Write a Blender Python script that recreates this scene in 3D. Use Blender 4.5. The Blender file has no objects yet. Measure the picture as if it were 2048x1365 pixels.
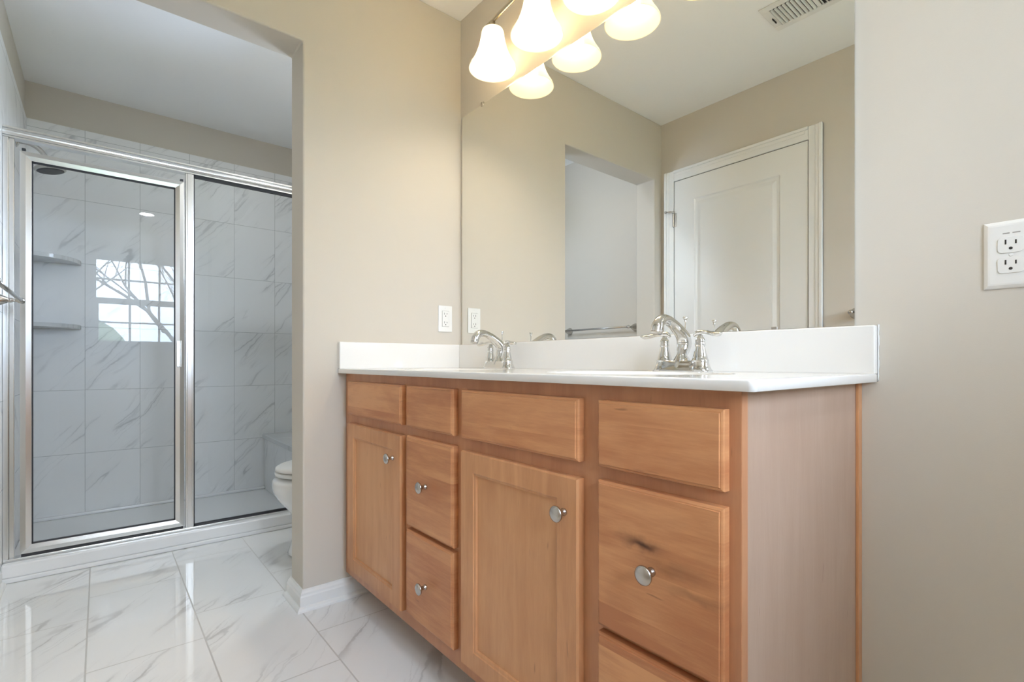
import bpy, bmesh, math, random
from mathutils import Vector, Matrix, noise
PI = math.pi
S = bpy.context.scene
C = S.collection

# ------------------------------------------------------------------ camera
cam_d = bpy.data.cameras.new('camera')
cam = bpy.data.objects.new('camera', cam_d)
C.objects.link(cam)
cam.location = (1.8821, -1.2546, 0.9000)
cam.rotation_euler = (PI/2, 0, math.radians(140.452 - 90))
cam_d.sensor_fit = 'HORIZONTAL'
cam_d.sensor_width = 36
cam_d.lens = 997.6/2048*36
cam_d.shift_y = (725.05 - 682.5)/2048
cam_d.clip_start = 0.02
S.camera = cam

# ------------------------------------------------------------------ world, exposure
W = bpy.data.worlds.new('overcast_sky')
S.world = W
W.use_nodes = True
wt = W.node_tree
bg = wt.nodes['Background']
tc = wt.nodes.new('ShaderNodeTexCoord')
wn = wt.nodes.new('ShaderNodeTexNoise')
wn.inputs['Scale'].default_value = 2.2
wn.inputs['Detail'].default_value = 4
wr = wt.nodes.new('ShaderNodeValToRGB')
wr.color_ramp.elements[0].position = .35
wr.color_ramp.elements[0].color = (.52, .67, .92, 1)
wr.color_ramp.elements[1].position = .65
wr.color_ramp.elements[1].color = (.78, .87, 1.0, 1)
wt.links.new(tc.outputs['Generated'], wn.inputs['Vector'])
wt.links.new(wn.outputs['Fac'], wr.inputs['Fac'])
wt.links.new(wr.outputs['Color'], bg.inputs['Color'])
SKY = 17.0
BULB = 60.0
bg.inputs['Strength'].default_value = SKY
S.view_settings.view_transform = 'Standard'
S.view_settings.look = 'None'
S.view_settings.gamma = 1
S.view_settings.use_curve_mapping = False
S.view_settings.exposure = 1.1
cy = S.cycles
cy.max_bounces = 14
cy.diffuse_bounces = 8
cy.glossy_bounces = 6
cy.transmission_bounces = 8
cy.transparent_max_bounces = 16
cy.sample_clamp_indirect = 6
cy.blur_glossy = 0.6
cy.use_denoising = True
cy.caustics_reflective = True
cy.caustics_refractive = False

# portal for the daylight that comes through the window
pl = bpy.data.lights.new('window_portal', 'AREA')
pl.shape = 'RECTANGLE'
pl.size = .95
pl.size_y = 1.0
pl.cycles.is_portal = True
po = bpy.data.objects.new('window_portal', pl)
C.objects.link(po)
po.location = (2.83, -.885, 1.555)
po.rotation_euler = (0, PI/2, 0)
pl2 = bpy.data.lights.new('window_portal', 'AREA')
pl2.shape = 'RECTANGLE'; pl2.size = .42; pl2.size_y = .45; pl2.cycles.is_portal = True
po2 = bpy.data.objects.new('window_portal', pl2)  # portal of the added window over the toilet
C.objects.link(po2)
po2.location = (-.55, .115, 1.725)
po2.rotation_euler = (-PI/2, 0, 0)


# ------------------------------------------------------------------ helpers
def bx(bm, x0, x1, y0, y1, z0, z1, mat=0):
    v = [bm.verts.new(p) for p in ((x0,y0,z0),(x1,y0,z0),(x1,y1,z0),(x0,y1,z0),(x0,y0,z1),(x1,y0,z1),(x1,y1,z1),(x0,y1,z1))]
    for q in ((3,2,1,0),(4,5,6,7),(0,1,5,4),(1,2,6,5),(2,3,7,6),(3,0,4,7)):
        f = bm.faces.new([v[i] for i in q]); f.material_index = mat
    return v

def box(*a):
    bm = bmesh.new(); bx(bm, *a); return bm

def obj(name, bm, m, parent=None, bev=0, smooth=False, seg=2, sub=0):
    bmesh.ops.recalc_face_normals(bm, faces=bm.faces)
    me = bpy.data.meshes.new(name)
    bm.to_mesh(me); bm.free()
    ms = m if isinstance(m, (list, tuple)) else [m]
    for q in ms: me.materials.append(q)
    o = bpy.data.objects.new(name, me)
    C.objects.link(o)
    if smooth:
        for p in me.polygons: p.use_smooth = True
    if bev:
        b = o.modifiers.new('bevel', 'BEVEL'); b.width = bev; b.segments = seg; b.limit_method = 'ANGLE'; b.angle_limit = math.radians(40)
        b.harden_normals = False
    if sub:
        b = o.modifiers.new('sub', 'SUBSURF'); b.levels = sub; b.render_levels = sub
    if parent is not None:
        o.parent = parent
        o.matrix_parent_inverse = Matrix.Translation(-parent_world(parent))
    return o

def parent_world(p):
    v = Vector(p.location)
    while p.parent:
        v = v + p.matrix_parent_inverse.translation
        p = p.parent
        v = v + Vector(p.location)
    return v

def thing(name, label, cat, loc=(0,0,0), group=None):
    o = bpy.data.objects.new(name, None)
    o.empty_display_size = .05
    C.objects.link(o)
    o.location = loc
    return tag(o, label, cat, group)

def tag(o, label, cat, group=None):
    o['label'] = label; o['category'] = cat
    if group: o['group'] = group
    return o

def struct(o, label, cat):
    o['kind'] = 'structure'
    o['label'] = label; o['category'] = cat
    return o

def lathe(prof, origin=(0,0,0), axis=(0,0,1), n=32, bm=None, sx=1.0, sy=1.0):
    """prof: list of (radius, height) revolved about axis"""
    bm = bm or bmesh.new()
    q = Vector((0,0,1)).rotation_difference(Vector(axis).normalized())
    O = Vector(origin)
    rings = []
    for r, h in prof:
        if r < 1e-6:
            rings.append([bm.verts.new(O + q @ Vector((0,0,h)))])
        else:
            rings.append([bm.verts.new(O + q @ Vector((r*sx*math.cos(2*PI*i/n), r*sy*math.sin(2*PI*i/n), h))) for i in range(n)])
    for a, b in zip(rings, rings[1:]):
        for i in range(n):
            j = (i+1) % n
            if len(a) == 1 and len(b) == 1: continue
            if len(a) == 1: bm.faces.new((a[0], b[i], b[j]))
            elif len(b) == 1: bm.faces.new((a[i], a[j], b[0]))
            else: bm.faces.new((a[i], a[j], b[j], b[i]))
    return bm

def smooth_path(pts, k=6):
    P = [Vector(p) for p in pts]
    P = [P[0]*2-P[1]] + P + [P[-1]*2-P[-2]]
    out = []
    for i in range(1, len(P)-2):
        a, b, c, d = P[i-1:i+3]
        for j in range(k):
            t = j/k
            out.append(.5*((2*b)+(c-a)*t+(2*a-5*b+4*c-d)*t*t+(3*b-a-3*c+d)*t**3))
    out.append(P[-2])
    return out

def tube(pts, radii, n=16, bm=None, flat=None, up=(0,0,1)):
    """sweep a circle (or ellipse: flat = (side scale, up scale)) along points"""
    bm = bm or bmesh.new()
    pts = [Vector(p) for p in pts]
    rings = []
    for i, p in enumerate(pts):
        t = (pts[min(i+1, len(pts)-1)] - pts[max(i-1, 0)]).normalized()
        u = Vector(up)
        s = t.cross(u)
        if s.length < 1e-3: s = t.cross(Vector((0,1,0)))
        s.normalize(); w = s.cross(t).normalized()
        r = radii[i] if isinstance(radii, (list, tuple)) else radii
        fs, fu = (flat[i] if isinstance(flat, list) else flat) if flat else (1, 1)
        rings.append([bm.verts.new(p + s*r*fs*math.cos(2*PI*k/n) + w*r*fu*math.sin(2*PI*k/n)) for k in range(n)])
    for a, b in zip(rings, rings[1:]):
        for k in range(n):
            j = (k+1) % n
            bm.faces.new((a[k], a[j], b[j], b[k]))
    bm.faces.new(rings[0]); bm.faces.new(list(reversed(rings[-1])))
    return bm

def lerp_list(vals, n):
    out = []
    for i in range(n):
        f = i/(n-1)*(len(vals)-1); a = int(min(f, len(vals)-2)); t = f-a
        out.append(vals[a]*(1-t)+vals[a+1]*t)
    return out

def nested(bm, x0, x1, z0, z1, y, rings, sgn=-1, mat=0):
    """rectangular recess on a plane of constant y: rings = [(inset, depth inwards)...]; sgn = outward y direction"""
    prev = None
    for ins, dep in rings:
        yy = y - sgn*dep
        v = [bm.verts.new(p) for p in ((x0+ins, yy, z0+ins), (x1-ins, yy, z0+ins), (x1-ins, yy, z1-ins), (x0+ins, yy, z1-ins))]
        if prev:
            for i in range(4):
                j = (i+1) % 4
                f = bm.faces.new((prev[i], prev[j], v[j], v[i])); f.material_index = mat
        prev = v
    f = bm.faces.new(prev); f.material_index = mat

def extrude_profile(bm, prof, a, b, out):
    """skirting / casing: prof = [(distance from wall, height)...], run from a to b (3-D points on the wall foot), out = unit vector off the wall"""
    a, b, out = Vector(a), Vector(b), Vector(out)
    A = [bm.verts.new(a + out*d + Vector((0,0,h))) for d, h in prof]
    B = [bm.verts.new(b + out*d + Vector((0,0,h))) for d, h in prof]
    n = len(prof)
    for i in range(n):
        j = (i+1) % n
        bm.faces.new((A[i], A[j], B[j], B[i]))
    bm.faces.new(A); bm.faces.new(list(reversed(B)))

# ------------------------------------------------------------------ materials
def new_mat(name):
    m = bpy.data.materials.new(name); m.use_nodes = True
    return m, m.node_tree, m.node_tree.nodes['Principled BSDF']

def plain(name, col, rough=.5, metal=0, spec=.5, bump=0, bscale=300, coat=0):
    m, t, p = new_mat(name)
    p.inputs['Base Color'].default_value = (*col, 1)
    p.inputs['Roughness'].default_value = rough
    p.inputs['Metallic'].default_value = metal
    p.inputs['Specular IOR Level'].default_value = spec
    if coat: p.inputs['Coat Weight'].default_value = coat; p.inputs['Coat Roughness'].default_value = .08
    if bump:
        n = t.nodes.new('ShaderNodeTexNoise'); n.inputs['Scale'].default_value = bscale; n.inputs['Detail'].default_value = 2
        g = t.nodes.new('ShaderNodeNewGeometry')
        t.links.new(g.outputs['Position'], n.inputs['Vector'])
        b = t.nodes.new('ShaderNodeBump'); b.inputs['Strength'].default_value = bump; b.inputs['Distance'].default_value = .001
        t.links.new(n.outputs['Fac'], b.inputs['Height']); t.links.new(b.outputs['Normal'], p.inputs['Normal'])
    return m

class NT:
    """tiny node writer"""
    def __init__(s, t): s.t = t
    def node(s, k, **kw):
        n = s.t.nodes.new(k)
        for a, b in kw.items(): setattr(n, a, b)
        return n
    def put(s, sock, v):
        if isinstance(v, bpy.types.NodeSocket): s.t.links.new(v, sock)
        else: sock.default_value = v
    def m(s, op, a, b=0, c=0):
        n = s.node('ShaderNodeMath', operation=op)
        s.put(n.inputs[0], a); s.put(n.inputs[1], b)
        if op in ('MULTIPLY_ADD', 'SMOOTH_MIN', 'SMOOTH_MAX', 'COMPARE'): s.put(n.inputs[2], c)
        return n.outputs[0]
    def sstep(s, v, a, b, lo=0., hi=1.):
        n = s.node('ShaderNodeMapRange', interpolation_type='SMOOTHSTEP')
        s.put(n.inputs['Value'], v); n.inputs['From Min'].default_value = a; n.inputs['From Max'].default_value = b
        n.inputs['To Min'].default_value = lo; n.inputs['To Max'].default_value = hi
        return n.outputs['Result']
    def xyz(s, a, b, c=0.):
        n = s.node('ShaderNodeCombineXYZ'); s.put(n.inputs[0], a); s.put(n.inputs[1], b); s.put(n.inputs[2], c)
        return n.outputs[0]
    def noise(s, vec, scale=1, detail=4, rough=.55, dist=0):
        n = s.node('ShaderNodeTexNoise'); s.put(n.inputs['Vector'], vec)
        n.inputs['Scale'].default_value = scale; n.inputs['Detail'].default_value = detail
        n.inputs['Roughness'].default_value = rough; n.inputs['Distortion'].default_value = dist
        return n.outputs['Fac']
    def mix(s, f, a, b):
        n = s.node('ShaderNodeMix', data_type='RGBA'); s.put(n.inputs[0], f)
        s.put(n.inputs[6], a if isinstance(a, bpy.types.NodeSocket) else (*a, 1)); s.put(n.inputs[7], b if isinstance(b, bpy.types.NodeSocket) else (*b, 1))
        return n.outputs[2]

def pos(N):
    g = N.node('ShaderNodeNewGeometry'); sp = N.node('ShaderNodeSeparateXYZ')
    N.t.links.new(g.outputs['Position'], sp.inputs[0])
    return sp.outputs

def marble_tile(name, au, av, u0, v0, tw, th, shift, ang, base, vein, grout, gw=.0028, rough=.08, vs=1.0, amount=.8):
    m, t, p = new_mat(name)
    N = NT(t); P = pos(N)
    u, v = P[au], P[av]
    row = N.m('FLOOR', N.m('DIVIDE', N.m('SUBTRACT', v, v0), th))
    uu = N.m('DIVIDE', N.m('ADD', N.m('SUBTRACT', u, u0), N.m('MULTIPLY', row, shift)), tw)
    col = N.m('FLOOR', uu)
    fu = N.m('MULTIPLY', N.m('SUBTRACT', uu, col), tw)
    fv = N.m('MULTIPLY', N.m('FRACT', N.m('DIVIDE', N.m('SUBTRACT', v, v0), th)), th)
    du = N.m('MINIMUM', fu, N.m('SUBTRACT', tw, fu)); dv = N.m('MINIMUM', fv, N.m('SUBTRACT', th, fv))
    d = N.m('MINIMUM', du, dv)
    g = N.sstep(d, gw*.42, gw*.62, 1, 0)
    wn = N.node('ShaderNodeTexWhiteNoise', noise_dimensions='2D'); N.put(wn.inputs['Vector'], N.xyz(col, row))
    rs = N.node('ShaderNodeSeparateColor'); t.links.new(wn.outputs['Color'], rs.inputs[0])
    ca, sa = math.cos(ang), math.sin(ang)
    # along / across the vein direction
    al = N.m('ADD', N.m('MULTIPLY', u, ca), N.m('MULTIPLY', v, sa))
    ac = N.m('ADD', N.m('MULTIPLY', u, -sa), N.m('MULTIPLY', v, ca))
    wob = N.noise(N.xyz(N.m('ADD', N.m('MULTIPLY', al, 3.5*vs), N.m('MULTIPLY', rs.outputs[0], 31)), N.m('MULTIPLY', ac, 3.5*vs)), 1, 6, .62)
    ac2 = N.m('ADD', ac, N.m('MULTIPLY', N.m('SUBTRACT', wob, .5), .11/vs))
    q = N.xyz(N.m('ADD', N.m('MULTIPLY', al, .8*vs), N.m('MULTIPLY', rs.outputs[0], 17)), N.m('ADD', N.m('MULTIPLY', ac2, 6.5*vs), N.m('MULTIPLY', rs.outputs[1], 23)))
    n1 = N.noise(q, 1, 2, .5)
    a1 = N.m('ABSOLUTE', N.m('SUBTRACT', n1, .5))
    v1 = N.sstep(a1, 0, .016, 1, 0)
    halo = N.sstep(a1, 0, .075, .25, 0)
    q2 = N.xyz(N.m('ADD', N.m('MULTIPLY', al, 1.1*vs), N.m('MULTIPLY', rs.outputs[2], 41)), N.m('MULTIPLY', ac2, 15*vs))
    n2 = N.noise(q2, 1, 2, .5)
    v2 = N.sstep(N.m('ABSOLUTE', N.m('SUBTRACT', n2, .52)), 0, .02, .45, 0)
    mk = N.sstep(N.noise(N.xyz(N.m('ADD', N.m('MULTIPLY', al, 2.6*vs), N.m('MULTIPLY', rs.outputs[1], 9)), N.m('ADD', N.m('MULTIPLY', ac, 5.5*vs), N.m('MULTIPLY', rs.outputs[2], 11))), 1, 2, .5), .44, .66)
    f = N.m('MULTIPLY', N.m('MULTIPLY', N.m('MINIMUM', N.m('ADD', N.m('MAXIMUM', v1, v2), halo), 1), mk), amount)
    c = N.mix(f, base, vein)
    c = N.mix(g, c, grout)
    t.links.new(c, p.inputs['Base Color'])
    N.put(p.inputs['Roughness'], N.m('ADD', N.m('MULTIPLY', g, .6), rough))
    b = N.node('ShaderNodeBump'); b.inputs['Strength'].default_value = .35; b.inputs['Distance'].default_value = .001
    t.links.new(N.m('SUBTRACT', 1, g), b.inputs['Height']); t.links.new(b.outputs['Normal'], p.inputs['Normal'])
    return m

def wood(name, grain='V', c1=(.66,.345,.17), c2=(.50,.235,.105), boards=0, knot=None, seed=0., rough=.32):
    m, t, p = new_mat(name)
    N = NT(t); P = pos(N)
    if grain == 'V': al, ac = P[2], N.m('ADD', P[0], P[1])
    else: al, ac = N.m('ADD', P[0], P[1]), P[2]
    s = seed
    if boards:
        bid = N.m('FLOOR', N.m('DIVIDE', N.m('ADD', ac, seed*.013), boards))
        wn = N.node('ShaderNodeTexWhiteNoise', noise_dimensions='2D'); N.put(wn.inputs['Vector'], N.xyz(bid, seed))
        bt = wn.outputs['Value']; s = N.m('ADD', N.m('MULTIPLY', bt, 37), seed)
    n1 = N.noise(N.xyz(N.m('MULTIPLY', al, 3.2), N.m('MULTIPLY', ac, 34), s), 1, 6, .6, .6)
    n2 = N.noise(N.xyz(N.m('MULTIPLY', al, 2.5), N.m('MULTIPLY', ac, 6), s), 1, 3, .5, 1.0)
    n3 = N.noise(N.xyz(N.m('MULTIPLY', al, 26), N.m('MULTIPLY', ac, 240), s), 1, 3, .6)
    f = N.m('ADD', N.m('ADD', N.m('MULTIPLY', n1, .55), N.m('MULTIPLY', n2, .75)), N.m('MULTIPLY', n3, .2))
    f = N.sstep(f, .50, 1.0)
    if boards: f = N.m('ADD', f, N.m('MULTIPLY', N.m('SUBTRACT', bt, .5), .75))
    f = N.m('MINIMUM', N.m('MAXIMUM', f, 0), 1)
    c = N.mix(f, c1, c2)
    # short dark mineral flecks
    fl = N.noise(N.xyz(N.m('MULTIPLY', al, 11), N.m('MULTIPLY', ac, 75), N.m('ADD', s, 5) if boards else seed+5), 1, 2, .5)
    c = N.mix(N.sstep(fl, .70, .80, 0, .55), c, (.17, .07, .03))
    if knot:
        for kx, kz, rx, rz, st in knot:
            dx = N.m('DIVIDE', N.m('SUBTRACT', P[0], kx), rx)
            wz = N.m('MULTIPLY', N.m('SUBTRACT', N.noise(N.xyz(N.m('MULTIPLY', P[0], 30), N.m('MULTIPLY', P[2], 30), 3.), 1, 3), .5), rz*1.8)
            dz = N.m('DIVIDE', N.m('ADD', N.m('SUBTRACT', P[2], kz), wz), rz)
            dd = N.m('SQRT', N.m('ADD', N.m('MULTIPLY', dx, dx), N.m('MULTIPLY', dz, dz)))
            c = N.mix(N.sstep(dd, 0, 1, st, 0), c, (.07, .025, .012))
    t.links.new(c, p.inputs['Base Color'])
    p.inputs['Roughness'].default_value = rough
    p.inputs['Specular IOR Level'].default_value = .4
    b = N.node('ShaderNodeBump'); b.inputs['Strength'].default_value = .05; b.inputs['Distance'].default_value = .001
    t.links.new(n3, b.inputs['Height']); t.links.new(b.outputs['Normal'], p.inputs['Normal'])
    return m

def thin_glass(name, tint=(.9,.93,.93), refl=.06):
    m = bpy.data.materials.new(name); m.use_nodes = True; t = m.node_tree; t.nodes.clear(); N = NT(t)
    tr = N.node('ShaderNodeBsdfTransparent'); tr.inputs[0].default_value = (*tint, 1)
    gl = N.node('ShaderNodeBsdfGlossy'); gl.inputs['Roughness'].default_value = 0.0; gl.inputs[0].default_value = (1,1,1,1)
    fr = N.node('ShaderNodeFresnel'); fr.inputs['IOR'].default_value = 1.5
    mx = N.node('ShaderNodeMixShader'); out = N.node('ShaderNodeOutputMaterial')
    f = N.m('MINIMUM', N.m('MULTIPLY', fr.outputs[0], refl/.04), 1)
    t.links.new(f, mx.inputs[0]); t.links.new(tr.outputs[0], mx.inputs[1]); t.links.new(gl.outputs[0], mx.inputs[2])
    t.links.new(mx.outputs[0], out.inputs[0])
    return m

def emitter(name, col, strength):
    m = bpy.data.materials.new(name); m.use_nodes = True; t = m.node_tree; t.nodes.clear()
    e = t.nodes.new('ShaderNodeEmission'); e.inputs[0].default_value = (*col, 1); e.inputs[1].default_value = strength
    o = t.nodes.new('ShaderNodeOutputMaterial'); t.links.new(e.outputs[0], o.inputs[0])
    return m

M = {}
M['paint'] = plain('greige_wall_paint', (.62, .575, .505), .75, spec=.25, bump=.12, bscale=420)
M['ceil'] = plain('white_ceiling_paint', (.92, .92, .91), .85, spec=.2, bump=.12, bscale=300)
M['trim'] = plain('white_trim_paint', (.82, .82, .80), .35)
M['floor'] = marble_tile('polished_marble_floor_tile', 0, 1, .187, -.694, .60, .297, .2, math.radians(138), (.83,.83,.82), (.47,.46,.45), (.56,.55,.53), gw=.0042, rough=.02, vs=1.0, amount=.72)
M['tile_far'] = marble_tile('marble_wall_tile', 1, 2, -1.067, .377, .2545, .3632, 0, math.radians(48), (.84,.84,.84), (.33,.34,.35), (.48,.49,.49), gw=.0022, rough=.34, vs=1.15, amount=.5)
M['tile_side'] = marble_tile('marble_side_wall_tile', 0, 2, -1.90, .377, .2545, .3632, 0, math.radians(48), (.84,.84,.84), (.33,.34,.35), (.48,.49,.49), gw=.0022, rough=.34, vs=1.15, amount=.5)
M['slab'] = marble_tile('marble_slab', 0, 1, -9, -9, 3.7, 3.7, 0, math.radians(40), (.68,.69,.69), (.38,.39,.40), (.5,.5,.5), rough=.12, vs=1.5)
M['acrylic'] = plain('white_acrylic', (.84,.84,.84), .18)
M['porcelain'] = plain('white_porcelain', (.82,.82,.81), .07, coat=.5)
M['counter'] = plain('white_cultured_marble', (.84,.83,.81), .12, coat=.3)
M['wood_v'] = wood('maple_vertical_grain', 'V', seed=1.)
M['wood_panel'] = wood('maple_panel_vertical_grain', 'V', c1=(.66,.355,.175), c2=(.55,.27,.125), seed=4.)
M['wood_frame'] = wood('maple_face_frame', 'V', seed=9., c1=(.56,.28,.145), c2=(.45,.20,.10))
M['wood_side'] = wood('maple_laminate_side', 'V', c1=(.49,.36,.28), c2=(.43,.30,.225), seed=3., rough=.4)
M['wood_dark'] = plain('dark_toe_kick', (.18,.09,.05), .6)
M['chrome'] = plain('polished_chrome', (.72,.715,.70), .05, metal=1)
M['nickel'] = plain('brushed_nickel', (.55,.53,.50), .26, metal=1)
M['alu'] = plain('satin_aluminium', (.78,.78,.77), .22, metal=1)
M['seal'] = plain('black_glazing_seal', (.03,.03,.035), .5)
M['glass'] = thin_glass('shower_glass', (.96,.97,.975), .016)
M['pane'] = thin_glass('window_glass', (.97,.98,.98), .04)
M['plastic'] = plain('white_plastic', (.80,.79,.76), .3)
M['slot'] = plain('dark_slot', (.03,.025,.02), .6)
M['mark'] = plain('grey_mark', (.35,.33,.30), .6)
M['bulb'] = emitter('lit_bulb', (1.0, .835, .605), BULB)
M['lens'] = emitter('lit_downlight_lens', (.88, .94, 1.0), 125)
M['lens_added'] = emitter('added_cool_downlight_lens', (.88, .945, 1.0), 92)  # glow of the added, unseen ceiling light
M['bronze'] = plain('warm_brushed_nickel_fixture', (.56,.49,.38), .25, metal=1)
M['caulk'] = plain('white_caulk', (.8,.8,.78), .5)

# mirror: silvered glass
mm, mt_, mp = new_mat('silvered_mirror')
mp.inputs['Base Color'].default_value = (.90, .905, .88, 1); mp.inputs['Metallic'].default_value = 1; mp.inputs['Roughness'].default_value = 0
M['mirror'] = mm
# frosted lampshade glass: lets the bulb's light through
ms = bpy.data.materials.new('frosted_shade_glass'); ms.use_nodes = True; t = ms.node_tree; t.nodes.clear(); N = NT(t)
d_ = N.node('ShaderNodeBsdfDiffuse'); d_.inputs[0].default_value = (.86,.82,.72,1)
tl = N.node('ShaderNodeBsdfTranslucent'); tl.inputs[0].default_value = (.88,.83,.72,1)
tp = N.node('ShaderNodeBsdfTransparent'); tp.inputs[0].default_value = (1,.97,.9,1)
a_ = N.node('ShaderNodeMixShader'); a_.inputs[0].default_value = .66
b_ = N.node('ShaderNodeMixShader'); b_.inputs[0].default_value = .2
ou = N.node('ShaderNodeOutputMaterial')
t.links.new(d_.outputs[0], a_.inputs[1]); t.links.new(tl.outputs[0], a_.inputs[2])
t.links.new(a_.outputs[0], b_.inputs[1]); t.links.new(tp.outputs[0], b_.inputs[2]); t.links.new(b_.outputs[0], ou.inputs[0])
M['shade'] = ms

# ------------------------------------------------------------------ the setting
H = 2.44; XF = -1.908; YW = -1.572; XR = 2.72; PT = .141   # ceiling, shower back wall, front wall, window wall, partition
OJ0, OJ1, OH = -1.495, -.686, 2.072                        # opening in the partition
struct(obj('floor', box(XF-.12, XR+.12, YW-.12, .12, -.1, 0), M['floor']), 'polished white marble tile floor with grey veins', 'floor')
struct(obj('ceiling', box(XF-.12, XR+.12, YW-.12, .12, H, H+.1), M['ceil']), 'smooth white ceiling above the whole bathroom', 'ceiling')
tx0, tx1, tz0, tz1 = -.76, -.34, 1.50, 1.95               # added window over the toilet, out of sight, to light the shower side
bm = bmesh.new()
bx(bm, tx1, XR+.12, 0, .12, 0, H); bx(bm, XF-.12, tx0, 0, .12, 0, H); bx(bm, tx0, tx1, 0, .12, 0, tz0); bx(bm, tx0, tx1, 0, .12, tz1, H)
struct(obj('wall_back', bm, M['paint']), 'greige painted wall behind the vanity and mirror', 'wall')
bm = box(XF-.12, XR+.12, YW-.12, YW, 0, H)
struct(obj('wall_front', bm, M['paint']), 'greige wall with the white door, seen in the mirror', 'wall')
struct(obj('wall_far', box(XF-.12, XF, YW, 0, 0, H), M['paint']), 'grey painted band of wall above the shower tiles', 'wall')
bm = bmesh.new()
# partition with an open doorway: one closed solid
pts = [(YW, 0), (OJ0, 0), (OJ0, OH), (OJ1, OH), (OJ1, 0), (0, 0), (0, H), (YW, H)]
for X in (0, -PT):
    fs = [((YW,0),(OJ0,0),(OJ0,OH),(YW,OH)), ((OJ1,0),(0,0),(0,OH),(OJ1,OH)), ((YW,OH),(OJ0,OH),(OJ1,OH),(0,OH),(0,H),(YW,H))]
    for q in fs: bm.faces.new([bm.verts.new((X, a, b)) for a, b in q])
for a, b in ((0,1),(1,2),(2,3),(3,4),(4,5),(5,6),(6,7),(7,0)):
    a, b = pts[a], pts[b]
    bm.faces.new([bm.verts.new(p) for p in ((0,*a),(0,*b),(-PT,*b),(-PT,*a))])
bmesh.ops.remove_doubles(bm, verts=bm.verts, dist=1e-5)
struct(obj('wall_left', bm, M['paint'], bev=.006, seg=3), 'greige partition wall with an open doorway to the shower', 'wall')
# window wall with its opening
wy0, wy1, wz0, wz1 = -1.32, -.44, 1.075, 2.02
bm = bmesh.new()
bx(bm, XR, XR+.12, YW, wy0, 0, H); bx(bm, XR, XR+.12, wy1, 0, 0, H)
bx(bm, XR, XR+.12, wy0, wy1, 0, wz0); bx(bm, XR, XR+.12, wy0, wy1, wz1, H)
struct(obj('wall_right', bm, M['paint']), 'greige wall holding the window, reflected in the shower glass', 'wall')
# tile cladding of the shower
TT = 2.235
struct(obj('wall_shower_tiles', box(XF, XF+.008, YW, 0, 0, TT), M['tile_far']), 'grey veined marble tiles on the shower back wall', 'wall')
bm = bmesh.new(); bx(bm, XF+.008, -.93, YW, YW+.008, 0, TT)
struct(obj('wall_shower_side_tiles', bm, M['tile_side']), 'marble tiles on the side wall of the shower at far left', 'wall')
struct(obj('wall_shower_end_tiles', box(XF+.008, -1.0, -.008, 0, 0, TT), M['tile_side']), 'marble tiles on the shower end wall beside the bench', 'wall')

# skirting boards
def prof(h=.074, d=.014, shoe=True):
    p = [(0, 0)]
    if shoe: p += [(d+.012, 0), (d+.0115, .006), (d+.008, .012), (d+.003, .016), (d, .017)]
    else: p += [(d, 0)]
    p += [(d, h*.66), (d-.003, h*.74), (d-.004, h*.83), (d-.009, h*.93), (d-.010, h), (0, h)]
    return p
bm = bmesh.new(); pf = prof()
e = .026
def mitred(bm, pf, a, b, out, ma, mb):
    """ma/mb: vector added per unit of depth at each end (mitre)"""
    a, b, out = Vector(a), Vector(b), Vector(out); ma, mb = Vector(ma), Vector(mb)
    A = [bm.verts.new(a + out*d + ma*d + Vector((0,0,h))) for d, h in pf]
    B = [bm.verts.new(b + out*d + mb*d + Vector((0,0,h))) for d, h in pf]
    for i in range(len(pf)):
        j = (i+1) % len(pf); bm.faces.new((A[i], A[j], B[j], B[i]))
    bm.faces.new(A); bm.faces.new(list(reversed(B)))
mitred(bm, pf, (0, OJ1, 0), (0, -.412, 0), (1,0,0), (0,-1,0), (0,0,0))
mitred(bm, pf, (-PT, OJ1, 0), (0, OJ1, 0), (0,-1,0), (-1,0,0), (1,0,0))
mitred(bm, pf, (-PT, 0, 0), (-PT, OJ1, 0), (-1,0,0), (0,0,0), (0,-1,0))
struct(obj('baseboard_left', bm, M['trim']), 'white moulded baseboard wrapping the doorway wall end beside the vanity', 'baseboard')
bm = bmesh.new()
mitred(bm, pf, (-.965, YW, 0), (-PT, YW, 0), (0,1,0), (0,0,0), (0,0,0))
struct(obj('baseboard_front', bm, M['trim']), 'white baseboard on the wall at far left before the shower', 'baseboard')
bm = bmesh.new()
mitred(bm, pf, (.96, YW, 0), (XR, YW, 0), (0,1,0), (0,0,0), (0,0,0))
struct(obj('baseboard_right', bm, M['trim']), 'white baseboard along the wall right of the door', 'baseboard')
bm = bmesh.new()
mitred(bm, pf, (1.545, 0, 0), (XR, 0, 0), (0,-1,0), (0,0,0), (0,0,0))
struct(obj('baseboard_back', bm, M['trim']), 'white baseboard right of the vanity cabinet', 'baseboard')

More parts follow.
